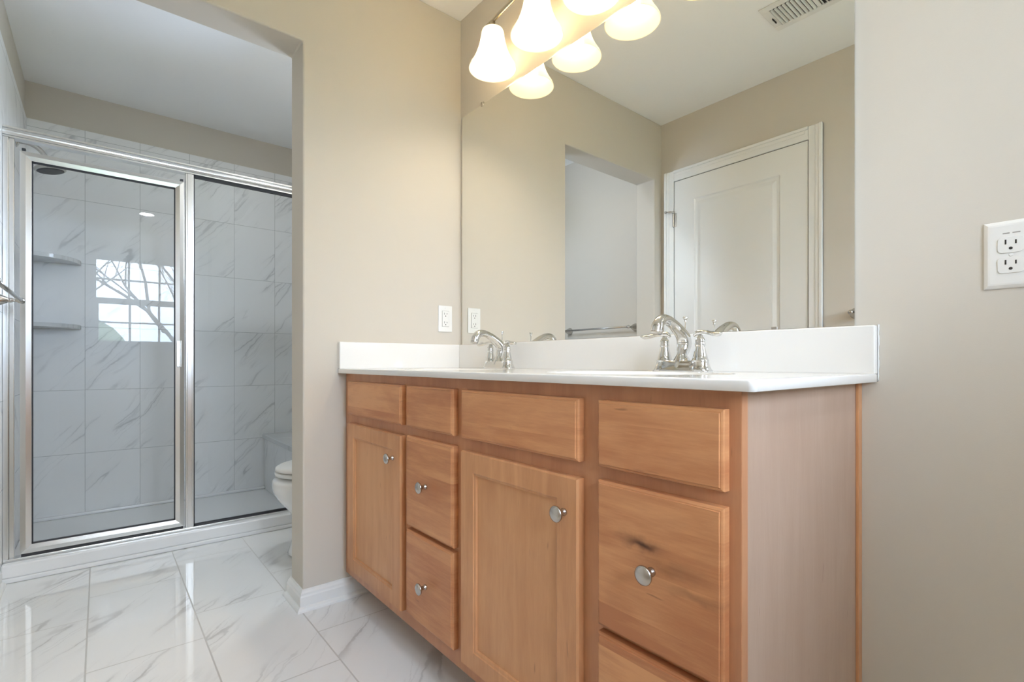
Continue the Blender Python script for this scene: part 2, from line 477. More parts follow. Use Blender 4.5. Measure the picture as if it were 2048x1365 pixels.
# ------------------------------------------------------------------ window (reflected in the shower door and the floor)
win = bpy.data.objects.new('window_1', None); C.objects.link(win); win.location = (XR, -.88, wz0)
struct(win, 'white double hung window with muntin grid, reflected in the shower glass', 'window')
bm = bmesh.new()
bx(bm, XR+.02, XR+.12, wy0, wy0+.022, wz0, wz1); bx(bm, XR+.02, XR+.12, wy1-.022, wy1, wz0, wz1)
bx(bm, XR+.02, XR+.12, wy0, wy1, wz1-.022, wz1); bx(bm, XR+.02, XR+.12, wy0, wy1, wz0, wz0+.022)
obj('window_frame', bm, M['trim'], win, bev=.002)
def sash(y0, y1, z0, z1, x, st, rb, rt):
    bm = bmesh.new()
    bx(bm, x, x+.03, y0, y0+st, z0, z1); bx(bm, x, x+.03, y1-st, y1, z0, z1)
    bx(bm, x, x+.03, y0+st, y1-st, z0, z0+rb); bx(bm, x, x+.03, y0+st, y1-st, z1-rt, z1)
    for k in (1, 2):
        yc = y0+st+(y1-y0-2*st)*k/3; bx(bm, x+.009, x+.021, yc-.010, yc+.010, z0+rb, z1-rt)
    zc = (z0+rb+z1-rt)/2; bx(bm, x+.0085, x+.0215, y0+st, y1-st, zc-.009, zc+.009)
    s = obj('sash', bm, M['trim'], win, bev=.0015)
    obj('window_pane', box(x+.013, x+.017, y0+st, y1-st, z0+rb, z1-rt), M['pane'], s)
sash(wy0+.022, wy1-.022, 1.535, 1.998, XR+.075, .012, .045, .02)
sash(wy0+.022, wy1-.022, 1.097, 1.56, XR+.04, .032, .03, .045)
bm = bmesh.new()
cz = .058
bx(bm, XR-.016, XR, wy0-cz, wy0, wz0, wz1+cz); bx(bm, XR-.016, XR, wy1, wy1+cz, wz0, wz1+cz); bx(bm, XR-.016, XR, wy0, wy1, wz1, wz1+cz)
bx(bm, XR-.035, XR+.02, wy0-cz-.02, wy1+cz+.02, wz0-.02, wz0); bx(bm, XR-.014, XR, wy0-cz, wy1+cz, wz0-.075, wz0-.02)
obj('window_casing', bm, M['trim'], win, bev=.003)

added_win = bpy.data.objects.new('added_window', None); C.objects.link(added_win); added_win.location = (-.55, 0, tz0)  # added where none is seen, as a daylight source for this end
struct(added_win, 'added small white window above the toilet, unseen, lighting the shower side', 'window')
bm = bmesh.new()
for a in ((tx0, tx0+.035, tz0, tz1), (tx1-.035, tx1, tz0, tz1), (tx0+.035, tx1-.035, tz0, tz0+.035), (tx0+.035, tx1-.035, tz1-.035, tz1)):
    bx(bm, a[0], a[1], .05, .10, a[2], a[3])
for a in ((tx0-.058, tx0, tz0-.02, tz1+.058), (tx1, tx1+.04, tz0-.02, tz1+.058), (tx0, tx1, tz1, tz1+.058), (tx0, tx1, tz0-.02, tz0)):
    bx(bm, a[0], a[1], -.016, 0, a[2], a[3])
wf = obj('window_frame', bm, M['trim'], added_win, bev=.002)
obj('window_pane', box(tx0+.035, tx1-.035, .072, .076, tz0+.035, tz1-.035), M['pane'], wf)

# ------------------------------------------------------------------ door (seen in the mirror)
dr = bpy.data.objects.new('door_1', None); C.objects.link(dr); dr.location = (.49, YW, 0)
struct(dr, 'white two-panel door with moulded casing, reflected in the mirror', 'door')
dx0, dx1, dzt = .100, .872, 2.042
bm = bmesh.new()
yb = YW+.0005; yf = YW+.006
px0, px1 = dx0+.135, dx1-.135
rows_ = [(.24, .80), (.95, 1.905)]
bx(bm, dx0, px0, yb, yf, .008, dzt); bx(bm, px1, dx1, yb, yf, .008, dzt)
for a, b in ((.008, .24), (.80, .95), (1.905, dzt)): bx(bm, px0, px1, yb, yf, a, b)
for a, b in rows_:
    nested(bm, px0, px1, a, b, yf, [(0,0),(.006,.0045),(.020,.0052),(.040,.0015),(.05,.001)], sgn=1)
slab = obj('door_slab', bm, M['trim'], dr)
bm = bmesh.new()
cw = .066
def casing_piece(bm, x0, x1, z0, z1, vert, inner):
    # stepped moulding: thick outer bead, thin inner edge
    bx(bm, x0, x1, YW, YW+.011, z0, z1)
    if vert:
        o0, o1 = ((x0, x0+.016) if inner > 0 else (x1-.016, x1))
        bx(bm, o0, o1, YW, YW+.018, z0, z1)
        m0, m1 = ((x0+.016, x0+.034) if inner > 0 else (x1-.034, x1-.016))
        bx(bm, m0, m1, YW, YW+.014, z0, z1)
    else:
        bx(bm, x0, x1, YW, YW+.018, z1-.016, z1)
        bx(bm, x0+.016, x1-.016, YW, YW+.014, z1-.034, z1-.016)
g_ = .004
casing_piece(bm, dx0-g_-cw, dx0-g_, 0, dzt+g_+cw, True, 1)
casing_piece(bm, dx1+g_, dx1+g_+cw, 0, dzt+g_+cw, True, -1)
casing_piece(bm, dx0-g_, dx1+g_, dzt+g_, dzt+g_+cw, False, 0)
obj('door_casing', bm, M['trim'], dr, bev=.0025)
obj('door_gap', box(dx0-g_, dx1+g_, YW, YW+.0008, .0, dzt+g_), M['slot'], dr)
for z in (1.80, 1.02, .22):
    hb = lathe([(0,-.047),(.004,-.045),(.0055,-.042),(.0055,.042),(.004,.045),(0,.047)], (dx0-.003, YW+.014, z), n=16)
    bx(hb, dx0-.003, dx0+.016, YW+.0065, YW+.0085, z-.043, z+.043)
    hg = obj('hinge', hb, M['nickel'], dr, smooth=False, bev=.0005)
    if z > 1.5:
        st = tube(smooth_path([(dx0-.003, YW+.014, z+.05), (dx0-.012, YW+.03, z+.052), (dx0-.035, YW+.04, z+.052)]), .004, 10)
        lathe([(0,0),(.008,0),(.008,.01),(0,.012)], (dx0-.036, YW+.04, z+.052), (-1,.2,0), 14, st)
        lathe([(.007,0),(.009,.004),(.007,.010),(0,.012)], (dx0-.003, YW+.014, z+.046), (0,0,1), 14, st)
        obj('door_stop', st, M['nickel'], hg, smooth=True)
kb = lathe([(0,0),(.031,0),(.031,.004),(.027,.008),(.012,.012),(.010,.030),(.018,.036),(.026,.045),(.027,.055),(.021,.064),(0,.068)], (.80, yf, 1.045), (0,1,0), 28)
obj('door_knob', kb, M['nickel'], dr, smooth=True)

# ------------------------------------------------------------------ ceiling fittings
v = thing('ceiling_vent', 'white louvred ceiling air vent, reflected at the top of the mirror', 'vent', (1.07, -1.08, H))
vx0, vx1, vy0, vy1 = .885, 1.255, -1.182, -.978
bm = bmesh.new(); r_ = .033
for a in ((vx0, vx1, vy0, vy0+r_), (vx0, vx1, vy1-r_, vy1), (vx0, vx0+r_, vy0+r_, vy1-r_), (vx1-r_, vx1, vy0+r_, vy1-r_), (1.062, 1.078, vy0+r_, vy1-r_)):
    bx(bm, *a, H-.006, H)
obj('vent_frame', bm, M['plastic'], v, bev=.002)
obj('duct_opening', box(vx0+r_, vx1-r_, vy0+r_, vy1-r_, H-.0012, H-.0002), M['slot'], v)
for sgn, a, b in ((-1, vx0+r_, 1.062), (1, 1.078, vx1-r_)):
    bm = bmesh.new(); n = 9
    for k in range(n):
        xc = a+(k+.5)*(b-a)/n; w = .0046
        q = [(xc-w*1.0, H-(.010 if sgn < 0 else .0025)), (xc+w*1.0, H-(.0025 if sgn < 0 else .010))]
        vs_ = []
        for (x, z) in q:
            for dz in (0, .0012):
                vs_.append([bm.verts.new((x, y, z+dz)) for y in (vy0+r_, vy1-r_)])
        a0, a1, b0, b1 = vs_
        for f in ((a0[0],a0[1],b0[1],b0[0]), (a1[0],b1[0],b1[1],a1[1]), (a0[0],a1[0],a1[1],a0[1]), (b0[0],b0[1],b1[1],b1[0]), (a0[0],b0[0],b1[0],a1[0]), (a0[1],a1[1],b1[1],b0[1])):
            bm.faces.new(f)
    obj('louver_bank', bm, M['plastic'], v)
obj('damper_lever', box(.905, .908, -1.11, -1.07, H-.012, H-.006), M['slot'], v)

dl = thing('recessed_downlight', 'round lit recessed ceiling light, reflected as a bright oval in the shower glass', 'ceiling light', (2.45, -.88, H))
obj('downlight_trim', lathe([(.062,-.001),(.064,-.006),(.085,-.004),(.088,0),(.062,0)], (2.45,-.88,H)), M['plastic'], dl, smooth=True)
obj('downlight_lens', lathe([(0,-.003),(.062,-.003),(.062,-.0005),(0,-.0005)], (2.45,-.88,H)), M['lens'], dl)
dl = thing('recessed_downlight', 'added cool white ceiling light, unseen, brightening the space between doorway and shower', 'ceiling light', (-.42, -.40, H))  # added lamp, hidden by the doorway header, to brighten the shower end
obj('downlight_trim', lathe([(.062,-.001),(.064,-.006),(.085,-.004),(.088,0),(.062,0)], (-.42,-.40,H)), M['plastic'], dl, smooth=True)
obj('downlight_lens', lathe([(0,-.003),(.062,-.003),(.062,-.0005),(0,-.0005)], (-.42,-.40,H)), M['lens_added'], dl)

# ------------------------------------------------------------------ vanity cabinet
van = thing('vanity_cabinet', 'long maple bathroom vanity cabinet with doors and drawers under the white countertop', 'cabinet', (.77, -.27, 0))
CX1, CY, CZ0, CZ1 = 1.532, -.527, .096, .858
obj('face_frame', box(.002, CX1, CY, CY+.019, CZ0, CZ1), M['wood_frame'], van, bev=.001)
bm = bmesh.new(); bx(bm, CX1-.016, CX1-.001, CY+.019, -.001, 0.001, CZ1)
obj('side_panel', bm, M['wood_side'], van)['label'] = 'pale pinkish laminate end panel'
obj('scribe_moulding', box(CX1-.001, CX1+.005, -.022, -.001, .001, CZ1-.001), M['wood_v'], van, bev=.001)
bm = bmesh.new(); bx(bm, .002, .017, CY+.019, -.001, CZ0, CZ1); bx(bm, .017, CX1-.016, CY+.019, -.012, CZ0, CZ0+.015)
bx(bm, .017, CX1-.016, -.012, -.002, CZ0, CZ1)
obj('carcass', bm, M['wood_v'], van)
obj('toe_kick', box(.017, CX1-.016, CY+.105, CY+.117, .001, CZ0), M['wood_dark'], van)
FY = CY-.0195
def knob(x, z, par):
    b = lathe([(0,0),(.0075,0),(.008,.003),(.0055,.006),(.0055,.013),(.010,.018),(.0155,.021),(.0165,.024),(.0155,.0265),(.011,.0285),(0,.0295)], (x, FY, z), (0,-1,0), 28)
    k = obj('knob', b, M['nickel'], par, smooth=True); k['label'] = 'brushed nickel mushroom knob'
def front(name, x0, x1, z0, z1, mat, kn=None, seed=0):
    bm = bmesh.new()
    yb = CY-.0003
    # slab with a shallow stepped, rounded edge
    v0 = [(x0,yb,z0),(x1,yb,z0),(x1,yb,z1),(x0,yb,z1)]
    B = [bm.verts.new(p) for p in v0]; bm.faces.new(list(reversed(B)))
    prev = B
    for ins, y in ((0, FY+.006), (.0015, FY+.0035), (.004, FY+.0022), (.0055, FY+.0022), (.0065, FY)):
        V = [bm.verts.new(p) for p in ((x0+ins,y,z0+ins),(x1-ins,y,z0+ins),(x1-ins,y,z1-ins),(x0+ins,y,z1-ins))]
        for i in range(4): bm.faces.new((prev[i], prev[(i+1)%4], V[(i+1)%4], V[i]))
        prev = V
    bm.faces.new(prev)
    o = obj(name, bm, mat, van)
    if kn: knob(*kn, o)
    return o
def cdoor(x0, x1, z0, z1, kn, seed):
    st, rl = .055, .048
    bm = bmesh.new(); yb = CY-.0003
    ring = [(0, yb), (0, FY+.005), (.0015, FY+.0025), (.003, FY)]
    def rect(i, y, sx=1): return [bm.verts.new(p) for p in ((x0+i,y,z0+i),(x1-i,y,z0+i),(x1-i,y,z1-i),(x0+i,y,z1-i))]
    prev = None
    for i, y in ring:
        V = rect(i, y)
        if prev:
            for k in range(4): bm.faces.new((prev[k], prev[(k+1)%4], V[(k+1)%4], V[k]))
        else: bm.faces.new(list(reversed(V)))
        prev = V
    inner = [[bm.verts.new(p) for p in ((x0+st+e,y,z0+rl+e),(x1-st-e,y,z0+rl+e),(x1-st-e,y,z1-rl-e),(x0+st+e,y,z1-rl-e))] for e, y in ((0,FY),(.0015,FY+.0025),(.007,FY+.0035),(.0085,FY+.0085))]
    for V in inner:
        for k in range(4): bm.faces.new((prev[k], prev[(k+1)%4], V[(k+1)%4], V[k]))
        prev = V
    o = obj('cabinet_door', bm, M['wood_v'], van)
    pn = box(x0+st+.006, x1-st-.006, FY+.0085, FY+.0125, z0+rl+.006, z1-rl-.006)
    obj('door_panel', pn, M['wood_panel'], o)
    knob(*kn, o)
    return o
T0, T1 = .707, .830
def dw(seed, **k): return wood('maple_drawer_front', 'H', boards=.085, seed=seed, c1=(.67,.335,.155), c2=(.46,.185,.08), **k)
front('drawer_front', .062, .487, T0, T1, dw(2.))
front('drawer_front', .522, .779, T0, T1, dw(5.3))
front('drawer_front', .818, 1.222, T0, T1, dw(7.7))
front('drawer_front', 1.270, 1.513, T0, T1, dw(11.1))
cdoor(.062, .487, .135, .675, (.439, .600), 1)
cdoor(.818, 1.222, .135, .675, (1.187, .604), 2)
front('drawer', .522, .779, .412, .680, dw(14.2), (.643, .549))
front('drawer', .522, .779, .145, .400, dw(17.9), (.643, .266))
front('drawer', 1.270, 1.513, .414, .683, dw(23.4, knot=[(1.372, .590, .038, .009, .95), (1.366, .592, .07, .02, .5), (1.47, .535, .08, .012, .35), (1.43,.565,.1,.02,.3)]), (1.390, .551))
front('drawer', 1.270, 1.513, .145, .402, dw(29.5), (1.390, .266))

# ------------------------------------------------------------------ countertop with two moulded basins
ct = thing('countertop', 'glossy white one-piece countertop with two moulded basins and raised splashes', 'countertop', (.78, -.28, .858))
TX, TY, TZ, TH = 1.5646, -.559, .876, .0175
SK = [(.396, -.305), (1.168, -.305)]
def topz(x, y):
    z = TZ
    for cx_, cy_ in SK:
        r = math.hypot((x-cx_)/.225, (y-cy_)/.165)
        if r < 1.0:
            s = 1-r
            z = TZ - .125*min(1, (1-r*r))**.62 * (1 if r > .0 else 1)
            if r > .93: z = TZ - .125*(1-.93**2)**.62*((1-r)/.07)**1.5
    return z
bm = bmesh.new(); nx, ny = 210, 76
G = [[bm.verts.new((.003+(TX-.006-.0)*i/nx+(0), TY+.003+(-TY-.003)*j/ny, 0)) for i in range(nx+1)] for j in range(ny+1)]
for row in G:
    for q in row: q.co.z = topz(q.co.x, q.co.y)
for j in range(ny):
    for i in range(nx): bm.faces.new((G[j][i], G[j][i+1], G[j+1][i+1], G[j+1][i]))
loop = [G[0][i] for i in range(nx+1)] + [G[j][nx] for j in range(1, ny+1)] + [G[ny][i] for i in range(nx-1, -1, -1)] + [G[j][0] for j in range(ny-1, 0, -1)]
prev = loop
def off(q, o):
    x = q.co.x + (o if q.co.x > TX-.01 else (-o if q.co.x < .01 else 0)); y = q.co.y - (o if q.co.y < TY+.01 else 0)
    return x, y
for o_, z_ in ((.0015, -.0006), (.0027, -.0017), (.003, -.0035), (.003, -TH+.001), (.002, -TH), (-.03, -TH)):
    V = []
    for q in loop:
        x, y = off(q, o_)
        V.append(bm.verts.new((x, y, TZ+z_)))
    n = len(V)
    for k in range(n): bm.faces.new((prev[k], prev[(k+1) % n], V[(k+1) % n], V[k]))
    prev = V
cto = obj('counter_slab', bm, M['counter'], ct, smooth=True)
obj('back_splash', box(.0, TX, -.0195, -.0005, TZ-.001, TZ+.1016), M['counter'], ct, bev=.003, seg=3)
obj('side_splash', box(.0005, .0195, TY+.001, -.0195, TZ-.001, TZ+.1016), M['counter'], ct, bev=.003, seg=3)
cb = bmesh.new()
random.seed(4)
lastv = None
for k in range(24):
    z = TZ-.015+k*.118/23; r = .0022+random.random()*.0016
    V = [cb.verts.new(p) for p in ((TX-.001, -.0005, z), (TX+r, -.0005, z), (TX+r*.4, -.0005-r, z))]
    if lastv:
        for i in range(3): cb.faces.new((lastv[i], lastv[(i+1)%3], V[(i+1)%3], V[i]))
    else: cb.faces.new(V)
    lastv = V
cb.faces.new(lastv)
obj('caulk_bead', cb, M['caulk'], ct, smooth=True)
for cx_, cy_ in SK:
    obj('drain', lathe([(0,.004),(.012,.004),(.020,.0025),(.031,.002),(.033,0),(.031,-.002),(0,-.002)], (cx_, cy_, TZ-.125)), M['chrome'], ct, smooth=True)

# ------------------------------------------------------------------ faucets
def copy_tree(o, parent=None):
    c = o.copy(); C.objects.link(c)
    if parent:
        c.parent = parent; c.matrix_parent_inverse = o.matrix_parent_inverse.copy()
    for ch in list(o.children): copy_tree(ch, c)
    return c
FX, FYY = 1.168, -.096
fa = thing('faucet', 'chrome two-handle faucet at the right-hand basin, farther from the corner', 'faucet', (FX, FYY, TZ), 'chrome centerset faucets on the countertop')
def P3(x, y, z): return (FX+x, FYY+y, TZ+z)
# base plate: an oblong with waisted top
bm = bmesh.new(); prev = None; nn = 48
for hh, gx, gy in ((0,1,1),(.003,1,1),(.006,.955,.93),(.012,.90,.84),(.020,.86,.74),(.026,.84,.68),(.028,.82,.64)):
    V = []
    for k in range(nn):
        a = 2*PI*k/nn
        ex = .0815*gx*(abs(math.cos(a))**.62)*(1 if math.cos(a) >= 0 else -1)
        ey = .031*gy*(abs(math.sin(a))**.75)*(1 if math.sin(a) >= 0 else -1)
        V.append(bm.verts.new(P3(ex, ey, hh)))
    if prev:
        for k in range(nn): bm.faces.new((prev[k], prev[(k+1)%nn], V[(k+1)%nn], V[k]))
    else: bm.faces.new(list(reversed(V)))
    prev = V
bm.faces.new(prev)
obj('base_plate', bm, M['chrome'], fa, smooth=True)
for sx in (-1, 1):
    h = lathe([(0,.0),(.0285,.002),(.0275,.006),(.0245,.012),(.0215,.020),(.0205,.0265),(.0212,.028),(.0212,.0295),(.0195,.031),(.0165,.042),(.0135,.054),(.0118,.062),(.0112,.064),(.0125,.066),(.0128,.070),(.0116,.073),(.0122,.076),(.0118,.081),(.0085,.086),(.0062,.089),(.0058,.092),(0,.094)], P3(sx*.051, 0, 0), n=36)
    ho = obj('handle', h, M['chrome'], fa, smooth=True)
    L = smooth_path([P3(sx*(.051-.017), 0, .0905), P3(sx*(.051-.010), 0, .0965), P3(sx*.051, 0, .0985), P3(sx*(.051+.018), -.004, .098), P3(sx*(.051+.036), -.009, .0945), P3(sx*(.051+.052), -.014, .092), P3(sx*(.051+.064), -.017, .094)], 6)
    n = len(L)
    rr = lerp_list([.0035, .0060, .0078, .0064, .0066, .0090, .0098, .0035], n)
    fl = [(a, b) for a, b in zip(lerp_list([1, 1.0, .95, .9, 1.1, 1.4, 1.4, 1.1], n), lerp_list([1, 1, .95, .9, .8, .7, .62, .6], n))]
    obj('lever', tube(L, rr, 18, flat=fl), M['chrome'], ho, smooth=True)
# spout: pear body leaning back, arching over to the front
h = lathe([(0,.0),(.030,.002),(.027,.010),(.024,.020),(.022,.028),(.0175,.036),(.0135,.043),(.0125,.046)], P3(0, 0, 0), n=36)
sp = obj('spout_base', h, M['chrome'], fa, smooth=True)
L = smooth_path([P3(0, .000, .038), P3(0, .006, .055), P3(0, .011, .072), P3(0, .006, .088), P3(0, -.014, .105), P3(0, -.042, .121), P3(0, -.070, .1300), P3(0, -.093, .1270), P3(0, -.107, .1130), P3(0, -.112, .0990)], 7)
n = len(L); rr = lerp_list([.0125, .0165, .0190, .0185, .0155, .0132, .0128, .0138, .0152, .0146], n)
obj('spout', tube(L, rr, 26, up=(1,0,0)), M['chrome'], fa, smooth=True)
obj('aerator', lathe([(.0142,0),(.0145,.003),(.013,.006),(0,.006)], P3(0,-.112,.0995), (0,-.3,-1), 24), M['nickel'], fa, smooth=True)
lr = lathe([(.0017,.085),(.0017,.128),(.0035,.1295),(.0035,.131),(.0022,.1325),(.0062,.1385),(.0066,.141),(.0052,.1425),(0,.143)], P3(0, .0165, 0), n=20)
obj('lift_rod', lr, M['chrome'], fa, smooth=True)
fb = copy_tree(fa)
fb.location = (.400, FYY, TZ)
fb['label'] = 'chrome two-handle faucet at the left-hand basin near the corner'

# ------------------------------------------------------------------ mirror
mi = thing('wall_mirror', 'large frameless wall mirror above the double vanity', 'mirror', (.77, 0, .978))
mo = obj('mirror_pane', box(.021, 1.525, -.0065, -.0015, .979, 1.993), [M['mirror'], M['alu']], mi)
for p in mo.data.polygons:
    p.material_index = 0 if p.normal.y < -.5 else 1
for x in (.173, 1.36):
    obj('mirror_clip', box(x-.008, x+.008, -.0095, -.0005, 1.985, 2.003), M['nickel'], mi, bev=.002)
for x in (.17, 1.36):
    obj('mirror_clip', box(x-.007, x+.007, -.009, -.0005, .9785, .985), M['nickel'], mi, bev=.001)

# ------------------------------------------------------------------ vanity light
vl = thing('vanity_light', 'four-lamp wall light with lit frosted bell shades above the mirror', 'wall light', (.747, 0, 2.19))
LX = [.375, .623, .871, 1.119]; LY = -.105
obj('wall_plate', lathe([(0,.024),(.030,.023),(.052,.018),(.062,.012),(.066,.004),(.066,.0005),(0,.0005)], (.747, 0, 2.185), (0,-1,0), 40, sx=1.2), M['bronze'], vl, smooth=True)
st = tube([(.747, -.02, 2.19), (.747, LY, 2.215)], .010, 16)
lathe([(0,-.03),(.007,-.026),(.009,-.018),(.006,-.010),(.010,-.004),(.014,0),(0,.004)], (.747, -.03, 2.150), (0,0,1), 20, st)
obj('stem', st, M['bronze'], vl, smooth=True)
pts_ = []
for i in range(41):
    x = .335 + (.747-.335)*2*i/40
    tt = (x-.747)/.412
    pts_.append((x, LY, 2.192 + .030*(1-tt*tt)))
obj('arm_bar', tube(pts_, .0085, 12, flat=(.75, 1.1)), M['bronze'], vl, smooth=True)
for i, x in enumerate(LX):
    zt = 2.164
    hd = lathe([(0,.030),(.010,.030),(.011,.016),(.020,.010),(.026,.004),(.026,-.002),(.020,-.004),(.018,-.035),(0,-.036)], (x, LY, zt), n=28)
    ho = obj('lamp_holder', hd, M['bronze'], vl, smooth=True)
    prf = [(.022, 0), (.033, -.001), (.0395,-.005), (.0425,-.013), (.0445,-.030), (.0485,-.052), (.055,-.076), (.065,-.101), (.076,-.122), (.085,-.136), (.0895,-.146), (.0905,-.150)]
    inn = [(r-.0028, z) for r, z in reversed(prf[1:])]
    sh = lathe(prf + [(.0893,-.1515)] + inn + [(.022, -.003)], (x, LY, zt), n=48)
    obj('lamp_shade', sh, M['shade'], vl, smooth=True)
    bl = lathe([(.014,-.036),(.0185,-.048),(.024,-.062),(.0265,-.078),(.026,-.098),(.022,-.112),(.013,-.121),(0,-.124)], (x, LY, zt), n=28)
    obj('light_bulb', bl, M['bulb'], vl, smooth=True)

# ------------------------------------------------------------------ outlets
so = thing('wall_outlet', 'white rectangular-insert wall outlet on the side wall above the side splash', 'outlet', (0, -.084, 1.091), 'electrical outlets')
oy, oz = -.084, 1.091
obj('cover_plate', box(.0003, .005, oy-.035, oy+.035, oz-.0575, oz+.0575), M['plastic'], so, bev=.002)
obj('receptacle', box(.005, .0075, oy-.0165, oy+.0165, oz-.0335, oz+.0335), M['plastic'], so, bev=.0008)
obj('insert_gap', box(.005, .0053, oy-.0178, oy+.0178, oz-.0348, oz+.0348), M['mark'], so)
for dz in (.019, -.019):
    for dy, hh in ((-.0065, .0045), (.0065, .0035)):
        obj('outlet_slot', box(.0075, .0078, oy+dy-.001, oy+dy+.001, oz+dz-hh+.003, oz+dz+hh+.003), M['slot'], so)
    obj('outlet_slot', lathe([(0,.0003),(.0024,.0003),(.0024,0),(0,0)], (.0075, oy, oz+dz-.007), (1,0,0), 14), M['slot'], so)
for dz in (.048, -.048):
    obj('screw', lathe([(0,.0006),(.002,.0006),(.003,0),(0,0)], (.005, oy, oz+dz), (1,0,0), 14), M['plastic'], so)
do = thing('wall_outlet', 'large white duplex wall outlet cut by the right edge, right of the vanity', 'outlet', (1.762, 0, 1.093), 'electrical outlets')
X0, Z0 = 1.763, 1.093
bm = bmesh.new(); hw, hh = .036, .0605
prev = None
for ins, y in ((0, -.0003), (0, -.0015), (.0015, -.0035), (.006, -.0058), (.009, -.0062)):
    V = [bm.verts.new(p) for p in ((X0-hw+ins, y, Z0-hh+ins), (X0+hw-ins, y, Z0-hh+ins), (X0+hw-ins, y, Z0+hh-ins), (X0-hw+ins, y, Z0+hh-ins))]
    if prev:
        for k in range(4): bm.faces.new((prev[k], prev[(k+1)%4], V[(k+1)%4], V[k]))
    prev = V
bm.faces.new(prev)
obj('cover_plate', bm, M['plastic'], do)
for dz in (.0165, -.0195):
    bm = bmesh.new(); n = 40; R = .0170
    for yy in (-.0062, -.0078):
        V = []
        for k in range(n):
            a = 2*PI*k/n
            x = max(-R, min(R, 1.15*R*math.cos(a))); z = max(-.0142, min(.0142, 1.15*R*math.sin(a)*.95))
            V.append(bm.verts.new((X0+x, yy, Z0+dz+z)))
        if yy == -.0062: pv = V
    for k in range(n): bm.faces.new((pv[k], pv[(k+1)%n], V[(k+1)%n], V[k]))
    bm.faces.new(V)
    rc = obj('receptacle', bm, M['plastic'], do, bev=.0004)
    for dx, h_ in ((-.0065, .0042), (.0065, .0034)):
        obj('outlet_slot', box(X0+dx-.0011, X0+dx+.0011, -.0081, -.0078, Z0+dz+.001, Z0+dz+.001+2*h_), M['slot'], rc)
    b = lathe([(0,.0003),(.0026,.0003),(.0026,0),(0,0)], (X0, -.0078, Z0+dz-.0065), (0,-1,0), 16)
    obj('outlet_slot', b, M['slot'], rc)
for a, b in ((-.0105, -.0015), (.002, .012)):
    obj('embossed_mark', box(X0+a, X0+b, -.00635, -.0062, Z0+.0365, Z0+.0385), M['mark'], do)
obj('screw', lathe([(0,.0008),(.0022,.0008),(.003,0),(0,0)], (X0, -.0062, Z0-.0015), (0,-1,0), 14), M['plastic'], do)

# ------------------------------------------------------------------ towel bars
def towel_bar(x0, x1, z, label):
    t = thing('towel_bar', label, 'towel bar', ((x0+x1)/2, YW, z), 'nickel towel bars on the front wall')
    for x in (x0, x1):
        b = lathe([(0,.0),(.0270,.0005),(.0270,.006),(.0245,.010),(.0225,.018),(.0190,.028),(.0140,.038),(.0100,.045),(.0085,.049),(.0100,.052),(.0085,.056),(.0062,.062),(.0062,.070),(.0095,.074),(.0115,.080),(.0115,.086),(.0085,.092),(0,.094)], (x, YW+.0003, z), (0,1,0), 32)
        obj('post', b, M['nickel'], t, smooth=True)
    obj('rail', tube([(x0, YW+.083, z), (x1, YW+.083, z)], .0068, 16), M['nickel'], t, smooth=True)
towel_bar(-.815, -.200, 1.138, 'brushed nickel towel bar at far left between doorway and shower')
towel_bar(1.085, 1.545, 1.136, 'nickel towel bar right of the white door, one post showing in the mirror')

# ------------------------------------------------------------------ shower
pan = bmesh.new()
bx(pan, XF+.008, -.975, YW+.008, -.008, 0.0005, .022)
bx(pan, -1.078, -.975, YW+.008, -.008, .022, .076)
bx(pan, XF+.008, XF+.03, YW+.008, -.008, .022, .04)
tag(obj('shower_pan', pan, M['acrylic'], bev=.006, seg=3), 'white acrylic shower base with a low curb under the glass enclosure', 'shower base')
bb = bmesh.new(); bx(bb, XF+.009, -1.085, -.372, -.0085, .0225, .372)
bench = thing('shower_bench', 'low marble-tiled bench at the right end of the shower', 'bench', (-1.5, -.19, .022))
obj('bench_base', bb, M['tile_side'], bench)
obj('bench_top', box(XF+.009, -1.085, -.386, -.0085, .372, .402), M['slab'], bench, bev=.003)
for z, lab in ((1.455, 'upper marble corner shelf in the shower, faint behind the door glass'), (1.088, 'lower marble corner shelf in the shower, faint behind the door glass')):
    bm = bmesh.new(); n = 20; R = .225; V0, V1 = [], []
    c0 = (XF+.009, YW+.009)
    for zz, VV in ((z, V0), (z+.022, V1)):
        VV.append(bm.verts.new((*c0, zz)))
        for k in range(n+1):
            a = PI/2*k/n; VV.append(bm.verts.new((c0[0]+R*math.cos(a), c0[1]+R*math.sin(a), zz)))
    bm.faces.new(list(reversed(V0))); bm.faces.new(V1)
    for k in range(len(V0)):
        j = (k+1) % len(V0); bm.faces.new((V0[k], V0[j], V1[j], V1[k]))
    tag(obj('corner_shelf', bm, M['slab'], bev=.002), lab, 'shelf', 'shower corner shelves')
sh = thing('shower_fixture', 'round metal shower head on a short arm behind the glass at top left', 'shower head', (-1.45, YW+.008, 1.97))
obj('wall_flange', lathe([(0,0),(.028,.0),(.027,.004),(.014,.012),(0,.014)], (-1.45, YW+.0083, 1.955), (0,1,0), 28), M['nickel'], sh, smooth=True)
obj('shower_arm', tube(smooth_path([(-1.45, YW+.012, 1.955), (-1.45, YW+.05, 1.955), (-1.45, YW+.085, 1.94), (-1.45, YW+.112, 1.905), (-1.45, YW+.118, 1.89)]), .0105, 16, up=(1,0,0)), M['nickel'], sh, smooth=True)
obj('spray_head', lathe([(0,.052),(.014,.050),(.019,.042),(.021,.034),(.018,.026),(.026,.019),(.045,.012),(.058,.006),(.061,0),(.060,-.006),(.055,-.009),(0,-.010)], (-1.45, YW+.128, 1.848), (0,-.18,1), 40), M['nickel'], sh, smooth=True)
obj('nozzle_plate', lathe([(0,-.0125),(.048,-.0125),(.052,-.0095),(0,-.009)], (-1.45, YW+.128, 1.848), (0,-.18,1), 40), M['seal'], sh)

